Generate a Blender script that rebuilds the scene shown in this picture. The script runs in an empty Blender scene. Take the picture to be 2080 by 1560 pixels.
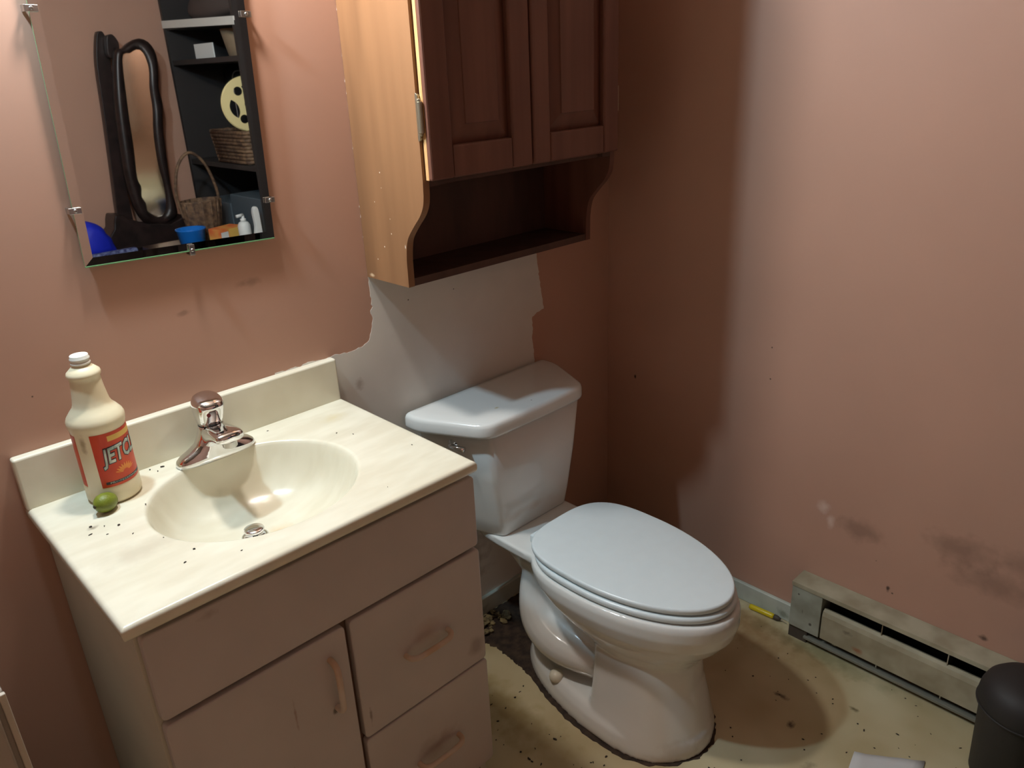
import bpy, bmesh, math, random
from mathutils import Vector, Matrix, noise
random.seed(7)
sc = bpy.context.scene
COL = sc.collection

# ------------------------------------------------------------------ camera
cd = bpy.data.cameras.new('camera'); cam = bpy.data.objects.new('camera', cd); COL.objects.link(cam)
cd.sensor_fit = 'HORIZONTAL'; cd.sensor_width = 36.0; cd.lens = 36.0 * 1586.0 / 2080.0
cd.clip_start = 0.02
cam.matrix_world = Matrix(((0.71718669, 0.29343771, -0.63208984, -0.18952),
                           (-0.69556989, 0.2458054, -0.67510165, -1.46701),
                           (-0.04272919, 0.92383657, 0.3803948, 1.51291),
                           (0, 0, 0, 1)))
sc.camera = cam
# ------------------------------------------------------------------ world, exposure
w = bpy.data.worlds.new('world'); sc.world = w; w.use_nodes = True
w.node_tree.nodes['Background'].inputs[0].default_value = (0.02, 0.02, 0.02, 1)
w.node_tree.nodes['Background'].inputs[1].default_value = 0.0
vs = sc.view_settings
vs.view_transform = 'Standard'; vs.look = 'None'; vs.gamma = 1.0; vs.use_curve_mapping = False
vs.exposure = 0.0
BULB_COOL = ((0.58, 0.83, 1.0), 1100.0)     # colour, strength of the left bulb
BULB_WARM = ((1.0, 0.94, 0.89), 400.0)     # colour, strength of the right bulb
sc.cycles.max_bounces = 5; sc.cycles.diffuse_bounces = 4; sc.cycles.glossy_bounces = 4

# ------------------------------------------------------------------ material helpers
def S(r, g, b):
    f = lambda c: (c / 255 / 12.92) if c / 255 <= 0.04045 else ((c / 255 + 0.055) / 1.055) ** 2.4
    return (f(r), f(g), f(b), 1.0)
MATS = {}
def mat(name, col, rough=0.6, metal=0.0, var=0.0, vscale=8.0, bump=0.0, bscale=60.0, coat=0.0, spec=0.5, col2=None,
        stretch=None, detail=2.5, trans=0.0, ior=1.45, emit=None):
    m = bpy.data.materials.new(name); m.use_nodes = True
    nt = m.node_tree; N = nt.nodes; L = nt.links; b = N['Principled BSDF']
    b.inputs['Base Color'].default_value = col
    b.inputs['Roughness'].default_value = rough; b.inputs['Metallic'].default_value = metal
    b.inputs['Coat Weight'].default_value = coat; b.inputs['Coat Roughness'].default_value = 0.08
    b.inputs['Specular IOR Level'].default_value = spec
    b.inputs['Transmission Weight'].default_value = trans; b.inputs['IOR'].default_value = ior
    if emit:
        b.inputs['Emission Color'].default_value = (*emit[0], 1); b.inputs['Emission Strength'].default_value = emit[1]
    tc = N.new('ShaderNodeTexCoord'); mp = N.new('ShaderNodeVectorMath'); mp.operation = 'MULTIPLY'; L.new(tc.outputs['Object'], mp.inputs[0])
    mp.inputs[1].default_value = stretch or (1, 1, 1)
    if var > 0 or col2:
        n = N.new('ShaderNodeTexNoise'); n.inputs['Scale'].default_value = vscale; n.inputs['Detail'].default_value = detail
        L.new(mp.outputs[0], n.inputs['Vector'])
        r = N.new('ShaderNodeValToRGB'); L.new(n.outputs['Fac'], r.inputs[0])
        c2 = col2 or tuple(max(0, c * (1 - var)) for c in col[:3]) + (1,)
        r.color_ramp.elements[0].position = 0.35; r.color_ramp.elements[0].color = c2
        r.color_ramp.elements[1].position = 0.65; r.color_ramp.elements[1].color = col
        L.new(r.outputs[0], b.inputs['Base Color'])
    if bump > 0:
        n2 = N.new('ShaderNodeTexNoise'); n2.inputs['Scale'].default_value = bscale; n2.inputs['Detail'].default_value = 3
        L.new(mp.outputs[0], n2.inputs['Vector'])
        bp = N.new('ShaderNodeBump'); bp.inputs['Strength'].default_value = bump; bp.inputs['Distance'].default_value = 0.002
        L.new(n2.outputs['Fac'], bp.inputs['Height']); L.new(bp.outputs[0], b.inputs['Normal'])
    MATS[name] = m
    return m
def add_spots(m, spots, base_from=None):
    """stains with a shape of their own: spots = (centre, radius xyz, colour, strength, noise scale)"""
    nt = m.node_tree; N = nt.nodes; L = nt.links; b = N['Principled BSDF']
    tc = N.new('ShaderNodeTexCoord')
    lk = b.inputs['Base Color'].links
    if lk: cur = lk[0].from_socket
    else:
        rgb = N.new('ShaderNodeRGB'); rgb.outputs[0].default_value = b.inputs['Base Color'].default_value; cur = rgb.outputs[0]
    cache = {}
    for (c, rad, col, st, ns) in spots:
        ns = 25 if ns < 35 else 65
        mp = N.new('ShaderNodeVectorMath'); mp.operation = 'MULTIPLY_ADD'
        mp.inputs[1].default_value = tuple(1 / r for r in rad)
        mp.inputs[2].default_value = tuple(-c[i] / rad[i] for i in range(3))
        L.new(tc.outputs['Object'], mp.inputs[0])
        ln = N.new('ShaderNodeVectorMath'); ln.operation = 'LENGTH'; L.new(mp.outputs[0], ln.inputs[0])
        nz = cache.get(ns)
        if nz is None:
            nz = cache[ns] = N.new('ShaderNodeTexNoise'); nz.inputs['Scale'].default_value = ns; nz.inputs['Detail'].default_value = 3
            L.new(tc.outputs['Object'], nz.inputs['Vector'])
        ad = N.new('ShaderNodeMath'); ad.operation = 'MULTIPLY_ADD'; L.new(nz.outputs['Fac'], ad.inputs[0])
        ad.inputs[1].default_value = 1.3; L.new(ln.outputs['Value'], ad.inputs[2])
        mr = N.new('ShaderNodeMapRange'); L.new(ad.outputs[0], mr.inputs['Value'])
        mr.inputs['From Min'].default_value = 1.45; mr.inputs['From Max'].default_value = 0.8
        mr.inputs['To Min'].default_value = 0; mr.inputs['To Max'].default_value = st
        mx = N.new('ShaderNodeMix'); mx.data_type = 'RGBA'
        L.new(mr.outputs[0], mx.inputs['Factor']); L.new(cur, mx.inputs['A']); mx.inputs['B'].default_value = col
        cur = mx.outputs['Result']
    L.new(cur, b.inputs['Base Color'])

PINK = S(188, 147, 126)
M_wall_back = mat('wall_paint_back', PINK, 0.55, var=0.05, vscale=3)
M_wall_right = mat('wall_paint_right', PINK, 0.55, var=0.06, vscale=3)
M_wall = mat('wall_paint', PINK, 0.6, var=0.05, vscale=3)
M_patch = mat('bare_plaster', S(224, 220, 211), 0.65, var=0.06, vscale=9)
M_ceil = mat('ceiling_boards', S(132, 118, 104), 0.8)
M_floor = mat('vinyl_floor', S(198, 187, 152), 0.5, col2=S(178, 164, 126), vscale=5)
M_sub = mat('dirt_and_shade_subfloor', S(70, 55, 42), 0.8, col2=S(40, 31, 25), vscale=45, bump=0.6, bscale=160)
M_base = mat('baseboard_paint', S(190, 196, 184), 0.5, var=0.12, vscale=20)
M_marble = mat('cultured_marble', S(230, 225, 204), 0.22, col2=S(220, 213, 190), vscale=9, stretch=(1, 3, 1), coat=0.3)
M_vanity = mat('vanity_paint', S(196, 186, 180), 0.45, var=0.06, vscale=7)
M_vside = mat('vanity_side_laminate', S(206, 203, 186), 0.45, var=0.06, vscale=6)
M_pull = mat('pull_cream', S(204, 188, 172), 0.4, col2=S(196, 166, 138), vscale=22)
M_chrome = mat('chrome', (0.78, 0.78, 0.80, 1), 0.06, metal=1.0)
M_steel = mat('brushed_steel', (0.55, 0.54, 0.52, 1), 0.28, metal=1.0)
M_porc = mat('porcelain', S(222, 224, 220), 0.12, coat=0.5, var=0.04, vscale=6)
M_seat = mat('seat_plastic', S(216, 227, 229), 0.28, var=0.02, vscale=30)
M_cap = mat('cap_plastic', S(222, 216, 196), 0.35)
M_oak = mat('cabinet_side_wood', S(144, 104, 71), 0.45, col2=S(126, 90, 61), vscale=3, stretch=(6, 6, .5))
M_door = mat('cabinet_door_wood', S(112, 74, 60), 0.4, col2=S(98, 62, 50), vscale=4, stretch=(7, 7, .6))
M_dark = mat('cabinet_inner_wood', S(84, 58, 48), 0.55, col2=S(70, 48, 40), vscale=5, stretch=(5, 5, .8))
M_edge = mat('lit_wood_edge', S(222, 176, 120), 0.5, col2=S(205, 155, 100), vscale=30, stretch=(8, 8, .6))  # pale tone with the light on the door edge put into it
M_hinge = mat('hinge_antique_brass', (0.42, 0.39, 0.29, 1), 0.38, metal=0.9)
M_mirror = mat('mirror_silver', (0.80, 0.82, 0.80, 1), 0.015, metal=1.0)
M_gedge = mat('glass_edge_green', S(110, 160, 110), 0.15, coat=0.5)
M_backing = mat('mirror_backing', S(110, 80, 60), 0.7)
M_heat = mat('heater_enamel', S(176, 170, 146), 0.4, col2=S(150, 142, 118), vscale=14)
M_heat2 = mat('heater_enamel_grey', S(164, 168, 154), 0.45, col2=S(140, 142, 126), vscale=18)
M_black = mat('black_void', S(12, 11, 11), 0.7)
M_bottle = mat('bottle_plastic', S(232, 220, 186), 0.38, var=0.05, vscale=20)
M_label = mat('bottle_label', S(214, 82, 44), 0.4, col2=S(196, 60, 34), vscale=22)
M_labely = mat('label_yellow', S(226, 186, 96), 0.45)
M_ray = mat('label_ray_orange', S(236, 150, 70), 0.45)
M_ink = mat('label_ink', S(60, 58, 66), 0.5)
M_letter = mat('label_letter_silver', S(206, 214, 200), 0.4, col2=S(150, 170, 160), vscale=60)
M_lime = mat('lime_skin', S(120, 130, 40), 0.42, col2=S(98, 108, 28), vscale=50, bump=0.3, bscale=500)
M_limed = mat('lime_stem', S(58, 52, 22), 0.7)
M_yellow = mat('yellow_plastic', S(206, 184, 30), 0.35)
M_greyp = mat('grey_rubber', S(74, 66, 58), 0.6)
M_paper = mat('white_paper', S(206, 206, 204), 0.8)
M_bin = mat('black_bin_plastic', S(42, 39, 37), 0.62)
M_white = mat('white_enamel', S(176, 164, 152), 0.4, var=0.06, vscale=9)
M_wedge = mat('pale_enamel_edge', S(208, 196, 180), 0.4)  # paler tone for the front corner bevel
M_sponge = mat('sponge_tan', S(206, 170, 110), 0.8)
M_antique = mat('antique_dark_wood', S(44, 32, 30), 0.35, col2=S(30, 22, 21), vscale=30)
M_bluebag = mat('blue_nylon', S(28, 44, 190), 0.5)
M_pattern = mat('blue_patterned_cloth', S(120, 130, 170), 0.8, col2=S(30, 36, 90), vscale=70)
M_bluetub = mat('blue_plastic_tub', S(22, 110, 200), 0.4)
M_wicker = mat('wicker', S(120, 94, 70), 0.7, col2=S(74, 54, 42), vscale=60)
M_shelf = mat('shelf_dark', S(44, 42, 42), 0.5)
M_shelfw = mat('shelf_edge_white', S(210, 210, 204), 0.5)
M_tv = mat('television_black', S(16, 18, 24), 0.2)
M_cream = mat('cream_plastic', S(222, 206, 150), 0.45)
M_greybox = mat('grey_box', S(78, 90, 98), 0.5)
M_orange = mat('orange_carton', S(220, 110, 60), 0.6, col2=S(224, 180, 90), vscale=16)
M_wplastic = mat('white_plastic', S(220, 224, 222), 0.35)
M_clay = mat('brown_pot', S(130, 112, 90), 0.7)
M_crumb = mat('dark_crumb', S(46, 38, 30), 0.8)
M_chip = mat('grey_chip', S(96, 86, 62), 0.8)
M_rag = mat('dirty_rag', S(150, 136, 96), 0.9, col2=S(70, 58, 44), vscale=40)

# ------------------------------------------------------------------ geometry helpers
def link(name, me, m=None, parent=None, smooth=False):
    if m is not None: me.materials.append(m)
    o = bpy.data.objects.new(name, me); COL.objects.link(o)
    if parent is not None: o.parent = parent
    if smooth:
        for p in me.polygons: p.use_smooth = True
    return o
def from_bm(name, bm, m, parent=None, smooth=False, bevel=0, seg=2, origin=None):
    bmesh.ops.recalc_face_normals(bm, faces=bm.faces[:])
    if origin is not None: bmesh.ops.translate(bm, verts=bm.verts[:], vec=-Vector(origin))
    me = bpy.data.meshes.new(name); bm.to_mesh(me); bm.free()
    o = link(name, me, m, parent, smooth)
    if origin is not None: o.location = origin
    if bevel:
        b = o.modifiers.new('bevel', 'BEVEL'); b.width = bevel; b.segments = seg; b.limit_method = 'ANGLE'; b.angle_limit = math.radians(40)
        for p in me.polygons: p.use_smooth = True
        b.harden_normals = False
        wn = o.modifiers.new('wn', 'WEIGHTED_NORMAL'); wn.keep_sharp = True
    return o
def add_box(bm, lo, hi, mt=None):
    vs = [bm.verts.new((x, y, z)) for x in (lo[0], hi[0]) for y in (lo[1], hi[1]) for z in (lo[2], hi[2])]
    if mt is not None:
        for v in vs: v.co = mt @ v.co
    for f in ((0, 1, 3, 2), (4, 6, 7, 5), (0, 4, 5, 1), (2, 3, 7, 6), (0, 2, 6, 4), (1, 5, 7, 3)): bm.faces.new([vs[i] for i in f])
    return vs
def box(name, lo, hi, m, parent=None, bevel=0.0, seg=2):
    bm = bmesh.new(); add_box(bm, lo, hi)
    return from_bm(name, bm, m, parent, bevel=bevel, seg=seg)
def add_loft(bm, rings, cap0=True, cap1=True, closed=True):
    R = [[bm.verts.new(p) for p in r] for r in rings]
    n = len(rings[0])
    for a, b in zip(R[:-1], R[1:]):
        for i in range(n if closed else n - 1):
            j = (i + 1) % n
            bm.faces.new((a[i], a[j], b[j], b[i]))
    if cap0: bm.faces.new(R[0][::-1])
    if cap1: bm.faces.new(R[-1])
    return R
def add_lathe(bm, prof, c=(0, 0, 0), n=32, cap0=True, cap1=True, mt=None):
    rings = []
    for r, z in prof:
        ring = [Vector((r * math.cos(2 * math.pi * i / n), r * math.sin(2 * math.pi * i / n), z)) for i in range(n)]
        if mt is not None: ring = [mt @ p for p in ring]
        rings.append([p + Vector(c) for p in ring])
    return add_loft(bm, rings, cap0, cap1)
def add_tube(bm, path, rad, n=10, caps=True):
    P = [Vector(p) for p in path]; rings = []
    if not isinstance(rad, (list, tuple)): rad = [rad] * len(P)
    up = None
    for i, p in enumerate(P):
        t = (P[min(i + 1, len(P) - 1)] - P[max(i - 1, 0)]).normalized()
        if up is None:
            a = Vector((0, 0, 1)) if abs(t.z) < 0.9 else Vector((1, 0, 0))
            up = (a - t * a.dot(t)).normalized()
        else: up = (up - t * up.dot(t)).normalized()
        s = t.cross(up)
        rings.append([p + (up * math.cos(2 * math.pi * k / n) + s * math.sin(2 * math.pi * k / n)) * rad[i] for k in range(n)])
    return add_loft(bm, rings, caps, caps)
def add_prism(bm, pts, a, b, axis):
    """polygon pts (2-D) extruded from a to b along axis; the 2-D axes are the other two in xyz order"""
    def mk(p, v):
        if axis == 0: return (v, p[0], p[1])
        if axis == 1: return (p[0], v, p[1])
        return (p[0], p[1], v)
    return add_loft(bm, [[mk(p, a) for p in pts], [mk(p, b) for p in pts]])
def prism(name, pts, a, b, axis, m, parent=None, bevel=0, smooth=False):
    bm = bmesh.new(); add_prism(bm, pts, a, b, axis)
    return from_bm(name, bm, m, parent, bevel=bevel, smooth=smooth)
def roundpoly(pts, r, n=6):
    out = []; k = len(pts)
    rr = r if isinstance(r, (list, tuple)) else [r] * k
    for i in range(k):
        p = Vector(pts[i]); a = (Vector(pts[i - 1]) - p); b = (Vector(pts[(i + 1) % k]) - p)
        d = min(rr[i], a.length * .49, b.length * .49)
        a = p + a.normalized() * d; b = p + b.normalized() * d
        for j in range(n + 1):
            t = j / n
            out.append(tuple((1 - t) ** 2 * a + 2 * t * (1 - t) * p + t * t * b))
    return out
def catmull(pts, n=6, closed=False):
    P = [Vector(p) for p in pts]; out = []; k = len(P)
    for i in range(k if closed else k - 1):
        p0 = P[(i - 1) % k] if closed or i > 0 else P[0]; p1 = P[i]; p2 = P[(i + 1) % k]
        p3 = P[(i + 2) % k] if closed or i + 2 < k else P[-1]
        for j in range(n):
            t = j / n
            out.append(.5 * ((2 * p1) + (p2 - p0) * t + (2 * p0 - 5 * p1 + 4 * p2 - p3) * t * t + (3 * p1 - p0 - 3 * p2 + p3) * t ** 3))
    if not closed: out.append(P[-1])
    return out
def empty(name, loc, label, cat, group=None):
    o = bpy.data.objects.new(name, None); COL.objects.link(o); o.location = loc; o.empty_display_size = 0.05
    o['label'] = label; o['category'] = cat
    if group: o['group'] = group
    bpy.context.view_layer.update()
    return o
def put(parent, *objs):
    """parts are built in world coordinates; hang them under their thing without moving them"""
    for o in objs:
        o.parent = parent
        o.matrix_parent_inverse = parent.matrix_world.inverted()
def tag(o, label, cat, group=None, kind=None):
    o['label'] = label; o['category'] = cat
    if group: o['group'] = group
    if kind: o['kind'] = kind
    return o
def struct(o): o['kind'] = 'structure'; return o

# ================================================================== THE ROOM
X = 1.6018; XL = -1.7; YF = -2.2; ZC = 2.38
wall_back = struct(box('wall_back', (XL - .1, 0, -.02), (X + .1, .1, ZC), M_wall_back))
wall_right = struct(box('wall_right', (X, YF - .1, -.02), (X + .1, 0, ZC), M_wall_right))
wall_left = struct(box('wall_left', (XL - .1, YF - .1, -.02), (XL, 0, ZC), M_wall))
wall_front = struct(box('wall_front', (XL, YF - .1, -.02), (X, YF, ZC), M_wall))
ceiling = struct(box('ceiling', (XL - .1, YF - .1, ZC), (X + .1, .1, ZC + .1), M_ceil))
floor = struct(box('floor', (XL - .1, YF - .1, -.1), (X + .1, .1, 0), M_floor))
DIRT = S(62, 44, 36); SOOT = S(84, 58, 46)
add_spots(M_wall_right, [
    ((X, -.107, .607), (.02, .006, .010), S(34, 26, 22), 1, 60),
    ((X, -.546, .801), (.02, .004, .004), DIRT, 1, 60), ((X, -.549, .714), (.02, .004, .004), DIRT, 1, 60),
    ((X, -.733, .398), (.04, .026, .034), S(224, 200, 188), .6, 30), ((X, -.752, .365), (.04, .016, .034), S(224, 200, 188), .55, 30),
    ((X, -.834, .367), (.05, .085, .050), SOOT, .38, 30), ((X, -1.069, .416), (.05, .11, .060), SOOT, .38, 25),
    ((X, -1.150, .357), (.05, .16, .055), SOOT, .35, 22), ((X, -.918, .234), (.02, .007, .012), DIRT, .9, 60),
    ((X, -.88, .30), (.02, .003, .003), DIRT, .9, 60), ((X, -.93, .225), (.02, .004, .004), DIRT, .9, 60), ((X, -1.143, .208), (.02, .018, .010), DIRT, .8, 50),
    ((X, -1.20, .43), (.05, .12, .05), SOOT, .3, 22)])
add_spots(M_wall_back, [((.06, 0, 1.02), (.003, .02, .003), DIRT, 1, 60), ((.34, 0, 1.10), (.02, .02, .008), SOOT, .35, 40),
                        ((.48, 0, 1.13), (.04, .02, .012), SOOT, .3, 40)])
add_spots(M_floor, [((1.5, -.5, 0), (.12, .45, .1), S(150, 124, 82), .7, 9), ((.80, -.30, 0), (.10, .30, .1), S(150, 130, 78), .7, 14),
                    ((1.25, -.86, 0), (.020, .016, .1), S(60, 40, 30), .9, 40), ((1.32, -.80, 0), (.012, .03, .1), S(74, 52, 40), .8, 50),
                    ((1.40, -.95, 0), (.010, .018, .1), S(84, 74, 44), .8, 60), ((1.53, -.80, 0), (.05, .30, .1), S(128, 128, 92), .6, 16),
                    ((1.15, -.95, 0), (.05, .02, .1), S(84, 66, 50), .5, 50), ((.98, -.90, 0), (.02, .012, .1), S(90, 80, 70), .8, 60)])

# bare plaster patch left where the wall was never painted (ragged brush edges)
def ragged(pts, amp, step=.006):
    out = []
    for i in range(len(pts)):
        a = Vector(pts[i]); b = Vector(pts[(i + 1) % len(pts)]); n = max(1, int((b - a).length / step))
        nrm = Vector((-(b - a).y, (b - a).x)).normalized()
        for k in range(n):
            p = a.lerp(b, k / n)
            out.append(tuple(p + nrm * amp * (noise.noise(Vector((p.x * 90, p.y * 90, 3))) + .6 * noise.noise(Vector((p.x * 300, p.y * 300, 9))))))
    return out
patch_pts = [(.50, .928), (.641, .927), (.690, .923), (.722, .926), (.740, .936), (.748, .955), (.757, .985), (.752, 1.004), (.761, 1.012),
             (.757, 1.05), (.757, 1.10), (.7572, 1.45), (.7574, 1.75), (.7574, 1.9), (1.30, 1.9), (1.296, 1.03), (1.306, .95), (1.318, .872), (1.292, .868), (1.272, .860), (1.270, .80), (1.276, .72), (1.276, .001), (.50, .001)]
prism('unpainted_patch', ragged(patch_pts, .0035), -.0006, .002, 1, M_patch, wall_back)
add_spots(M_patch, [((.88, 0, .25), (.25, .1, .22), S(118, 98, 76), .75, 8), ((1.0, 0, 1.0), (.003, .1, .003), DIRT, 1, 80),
                    ((.86, 0, 1.005), (.003, .1, .003), DIRT, 1, 80), ((.70, 0, .84), (.02, .1, .02), S(150, 130, 112), .5, 40)])
# baseboards
bb = struct(box('baseboard_back', (.0, -.013, 0), (X, 0, .058), M_base, bevel=.003))
br = struct(box('baseboard_right', (X - .013, -.70, 0), (X, -.013, .058), M_base, bevel=.003))
add_spots(M_base, [((.95, -.01, .02), (.12, .03, .03), S(52, 42, 36), .9, 30), ((1.59, -.66, .02), (.03, .03, .02), S(120, 124, 104), .7, 50)])

# ================================================================== VANITY LIGHT (above the mirror, out of frame)
M_wplastic_bulb = mat('bulb_base_plastic', S(230, 230, 226), .4)
fx = empty('vanity_light', (.20, 0, 2.02), 'two-bulb vanity light bar mounted on the wall above the mirror', 'light fixture')
put(fx, box('backplate', (-.10, -.02, 1.965), (.50, 0, 2.075), M_chrome, bevel=.006))
for bxp, (col, st), nm, rb in ((.03, BULB_COOL, 'cool', .032), (.37, BULB_WARM, 'warm', .050)):
    bm = bmesh.new(); add_lathe(bm, [(.022, 0), (.022, .03), (.018, .045)], n=20, mt=Matrix.Rotation(math.pi / 2, 4, 'X'), c=(bxp, -.02, 2.02))
    sk = from_bm('socket', bm, M_steel, smooth=False); put(fx, sk)
    yb_ = -.066 - rb
    bm = bmesh.new(); add_lathe(bm, [(.013, .060), (.016, .066), (rb * .72, -yb_ - rb * .62), (rb * .80, -yb_ - rb * .58), (rb * .60, -yb_ - rb * .60)], n=24, mt=Matrix.Rotation(math.pi / 2, 4, 'X'), c=(bxp, 0, 2.02))
    put(fx, from_bm('bulb_base', bm, M_wplastic_bulb, smooth=False))
    ld = bpy.data.lights.new('bulb_glow_' + nm, 'POINT'); ld.color = col; ld.energy = st * 4 * math.pi ** 2 * rb ** 2; ld.shadow_soft_size = rb
    lo_ = bpy.data.objects.new('bulb_globe', ld); COL.objects.link(lo_); lo_.location = (bxp, yb_, 2.02); put(fx, lo_)

# ================================================================== VANITY CABINET
van = empty('vanity_cabinet', (.33, -.23, 0), 'off-white painted bathroom vanity cabinet under the cream sink top', 'vanity')
H = .8308; YV = -.4552
parts = [box('side_panel', (.018, -.437, .0), (.034, -.004, H - .024), M_vside),
         box('side_panel', (.622, -.437, .0), (.638, -.004, H - .024), M_vside),
         box('back_panel', (.034, -.012, .08), (.622, -.004, H - .03), M_vside),
         box('bottom_panel', (.034, -.43, .07), (.622, -.012, .085), M_vside),
         box('toe_kick', (.034, -.385, .0), (.622, -.37, .07), M_dark)]
bm = bmesh.new()   # face frame behind the fronts
for lo, hi in (((.034, -.437, .70), (.622, -.425, H - .024)), ((.034, -.437, .600), (.622, -.425, .66)), ((.325, -.437, .07), (.355, -.425, .6)),
               ((.034, -.437, .07), (.06, -.425, .7)), ((.596, -.437, .07), (.622, -.425, .7)), ((.355, -.437, .34), (.596, -.425, .37)), ((.034, -.437, .07), (.622, -.425, .10))):
    add_box(bm, lo, hi)
parts.append(from_bm('face_frame', bm, mat('face_frame_brown', S(120, 92, 74), .6)))
put(van, *parts)
def front(name, x0, x1, z0, z1):
    pts = roundpoly([(x0, z0), (x1, z0), (x1, z1), (x0, z1)], .010, 4)
    o = prism(name, pts, -.4372, YV, 1, M_vanity, bevel=.003); put(van, o); return o
ff = front('false_drawer_front', .0225, .6465, .634, .789)
dr = front('door', .0225, .334, .070, .624)
d1 = front('drawer_front', .344, .6475, .354, .625)
d2 = front('drawer_front', .344, .6485, .068, .3495)
def pull(parent, a, b):
    a = Vector(a); b = Vector(b); out = Vector((0, -1, 0)); L = (b - a)
    pts = [a, a + out * .014 + L * .01, a + out * .022 + L * .07, a + out * .026 + L * .18, a + out * .027 + L * .5, b + out * .026 - L * .18, b + out * .022 - L * .07, b + out * .014 - L * .01, b]
    bm = bmesh.new(); add_tube(bm, catmull(pts, 4), .0058, 10)
    o = from_bm('handle', bm, M_pull, smooth=True); put(parent, o)
bpy.context.view_layer.update()
pull(dr, (.297, YV + .002, .468), (.297, YV + .002, .574)); pull(d1, (.450, YV + .002, .484), (.552, YV + .002, .484)); pull(d2, (.452, YV + .002, .206), (.556, YV + .002, .206))
add_spots(M_vanity, [((.22, YV, .50), (.004, .05, .05), S(150, 116, 96), .7, 50), ((.20, YV, .36), (.003, .05, .06), S(140, 106, 88), .7, 50),
                     ((.292, YV, .462), (.008, .05, .010), S(76, 60, 40), .8, 60), ((.36, YV, .40), (.004, .05, .03), S(100, 78, 64), .6, 60),
                     ((.62, YV, .40), (.03, .05, .035), S(120, 92, 78), .45, 30), ((.50, YV, .50), (.07, .05, .045), S(172, 148, 130), .6, 25),
                     ((.12, YV, .775), (.02, .05, .01), S(130, 100, 84), .4, 50), ((.50, YV, .22), (.07, .05, .04), S(140, 112, 92), .5, 25)])

# ================================================================== SINK TOP
top = empty('vanity_sink_top', (.32, -.24, H), 'cream cultured marble vanity top with an oval basin and backsplash', 'sink')
TW0, TW1, TD = -.001, .640, .4752
cx, cy, ea, eb = .316, -.242, .186, .171
prof = [(1.035, 0.0), (1.015, -.0006), (1.0, -.0025), (.985, -.007), (.965, -.018), (.93, -.040), (.88, -.063), (.80, -.083), (.68, -.097), (.52, -.107), (.36, -.113), (.22, -.1165), (.115, -.118)]
dcx, dcy = .307, -.214
ang = [2 * math.pi * i / 112 for i in range(112)]
for px in (TW0, TW1):
    for py in (-TD, -.001): ang.append(math.atan2(py - cy, px - cx) % (2 * math.pi))
ang = sorted(set(round(a, 6) for a in ang))
rings = []
def rect(inset, z):
    r = []
    for a in ang:
        c, s = math.cos(a), math.sin(a)
        tx = ((TW1 - inset - cx) / c) if c > 1e-9 else ((TW0 + inset - cx) / c if c < -1e-9 else 9)
        ty = ((-.001 - cy) / s) if s > 1e-9 else ((-TD + inset - cy) / s if s < -1e-9 else 9)
        t = min(tx, ty); r.append((cx + c * t, cy + s * t, z))
    return r
rings.append(rect(.03, H - .024)); rings.append(rect(.004, H - .024)); rings.append(rect(.001, H - .021)); rings.append(rect(0, H - .016)); rings.append(rect(0, H - .008))
rings.append(rect(.0012, H - .004)); rings.append(rect(.004, H - .0012)); rings.append(rect(.008, H)); rings.append(rect(.02, H))
for s, dz in prof:
    k = (1 - s) if s < 1 else 0
    ox, oy = cx + (dcx - cx) * min(1, k * 1.1), cy + (dcy - cy) * min(1, k * 1.1)
    rings.append([(ox + ea * s * math.cos(a), oy + eb * s * math.sin(a), H + dz) for a in ang])
bm = bmesh.new(); add_loft(bm, rings, False, False)
ct = from_bm('countertop', bm, M_marble, smooth=True)
ct.modifiers.new('wn', 'WEIGHTED_NORMAL')
bs = box('backsplash', (TW0, -.0225, H - .004), (TW1 - .004, -.001, H + .0965), M_marble, bevel=.005, seg=3)
bm = bmesh.new(); add_lathe(bm, [(.0235, -.1190), (.0245, -.1165), (.022, -.1155), (.018, -.117), (.017, -.15)], c=(dcx, dcy, H), n=36, cap0=False, cap1=False)
dn = from_bm('drain_flange', bm, M_chrome, smooth=True)
bm = bmesh.new(); add_lathe(bm, [(.004, -.14), (.005, -.112), (.0175, -.107), (.0195, -.103), (.0180, -.1005), (.009, -.0990), (.0005, -.0988)], c=(dcx, dcy, H), n=32)
ds = from_bm('drain_stopper', bm, M_chrome, smooth=True)
put(top, ct, bs, dn, ds)
add_spots(M_marble, [((dcx + .04, dcy - .02, H - .125), (.05, .04, .03), S(214, 172, 112), .55, 20),
                     ((.33, -.10, H - .02), (.05, .02, .05), S(214, 186, 130), .5, 30),
                     ((.09, -.30, H), (.10, .05, .02), S(196, 186, 164), .5, 30), ((.06, -.17, H), (.015, .01, .02), S(120, 108, 90), .7, 60), ((.57, -.10, H), (.05, .03, .02), S(212, 196, 150), .5, 30)])

# ================================================================== FAUCET
fa = empty('faucet', (.320, -.072, H), 'chrome single-handle faucet on the back of the cream sink', 'faucet')
fcx, fcy = .320, -.072
def oval(z, hx, hy, p=2.4, dx=0, dy=0, n=48):
    r = []
    for i in range(n):
        a = 2 * math.pi * i / n; c, s = math.cos(a), math.sin(a)
        r.append((fcx + dx + hx * math.copysign(abs(c) ** (2 / p), c), fcy + dy + hy * math.copysign(abs(s) ** (2 / p), s), z))
    return r
bm = bmesh.new()
add_loft(bm, [oval(H + .0005, .078, .026, 2.6), oval(H + .006, .0785, .0265, 2.6), oval(H + .012, .076, .0255, 2.5), oval(H + .018, .069, .0245, 2.4), oval(H + .025, .053, .024), oval(H + .034, .038, .0235, 2.2), oval(H + .048, .030, .0235, 2), oval(H + .060, .0255, .0235, 2), oval(H + .068, .0245, .0235, 2)])
put(fa, from_bm('base_body', bm, M_chrome, smooth=True))
bm = bmesh.new(); rr = []   # spout reaching out over the basin
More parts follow.
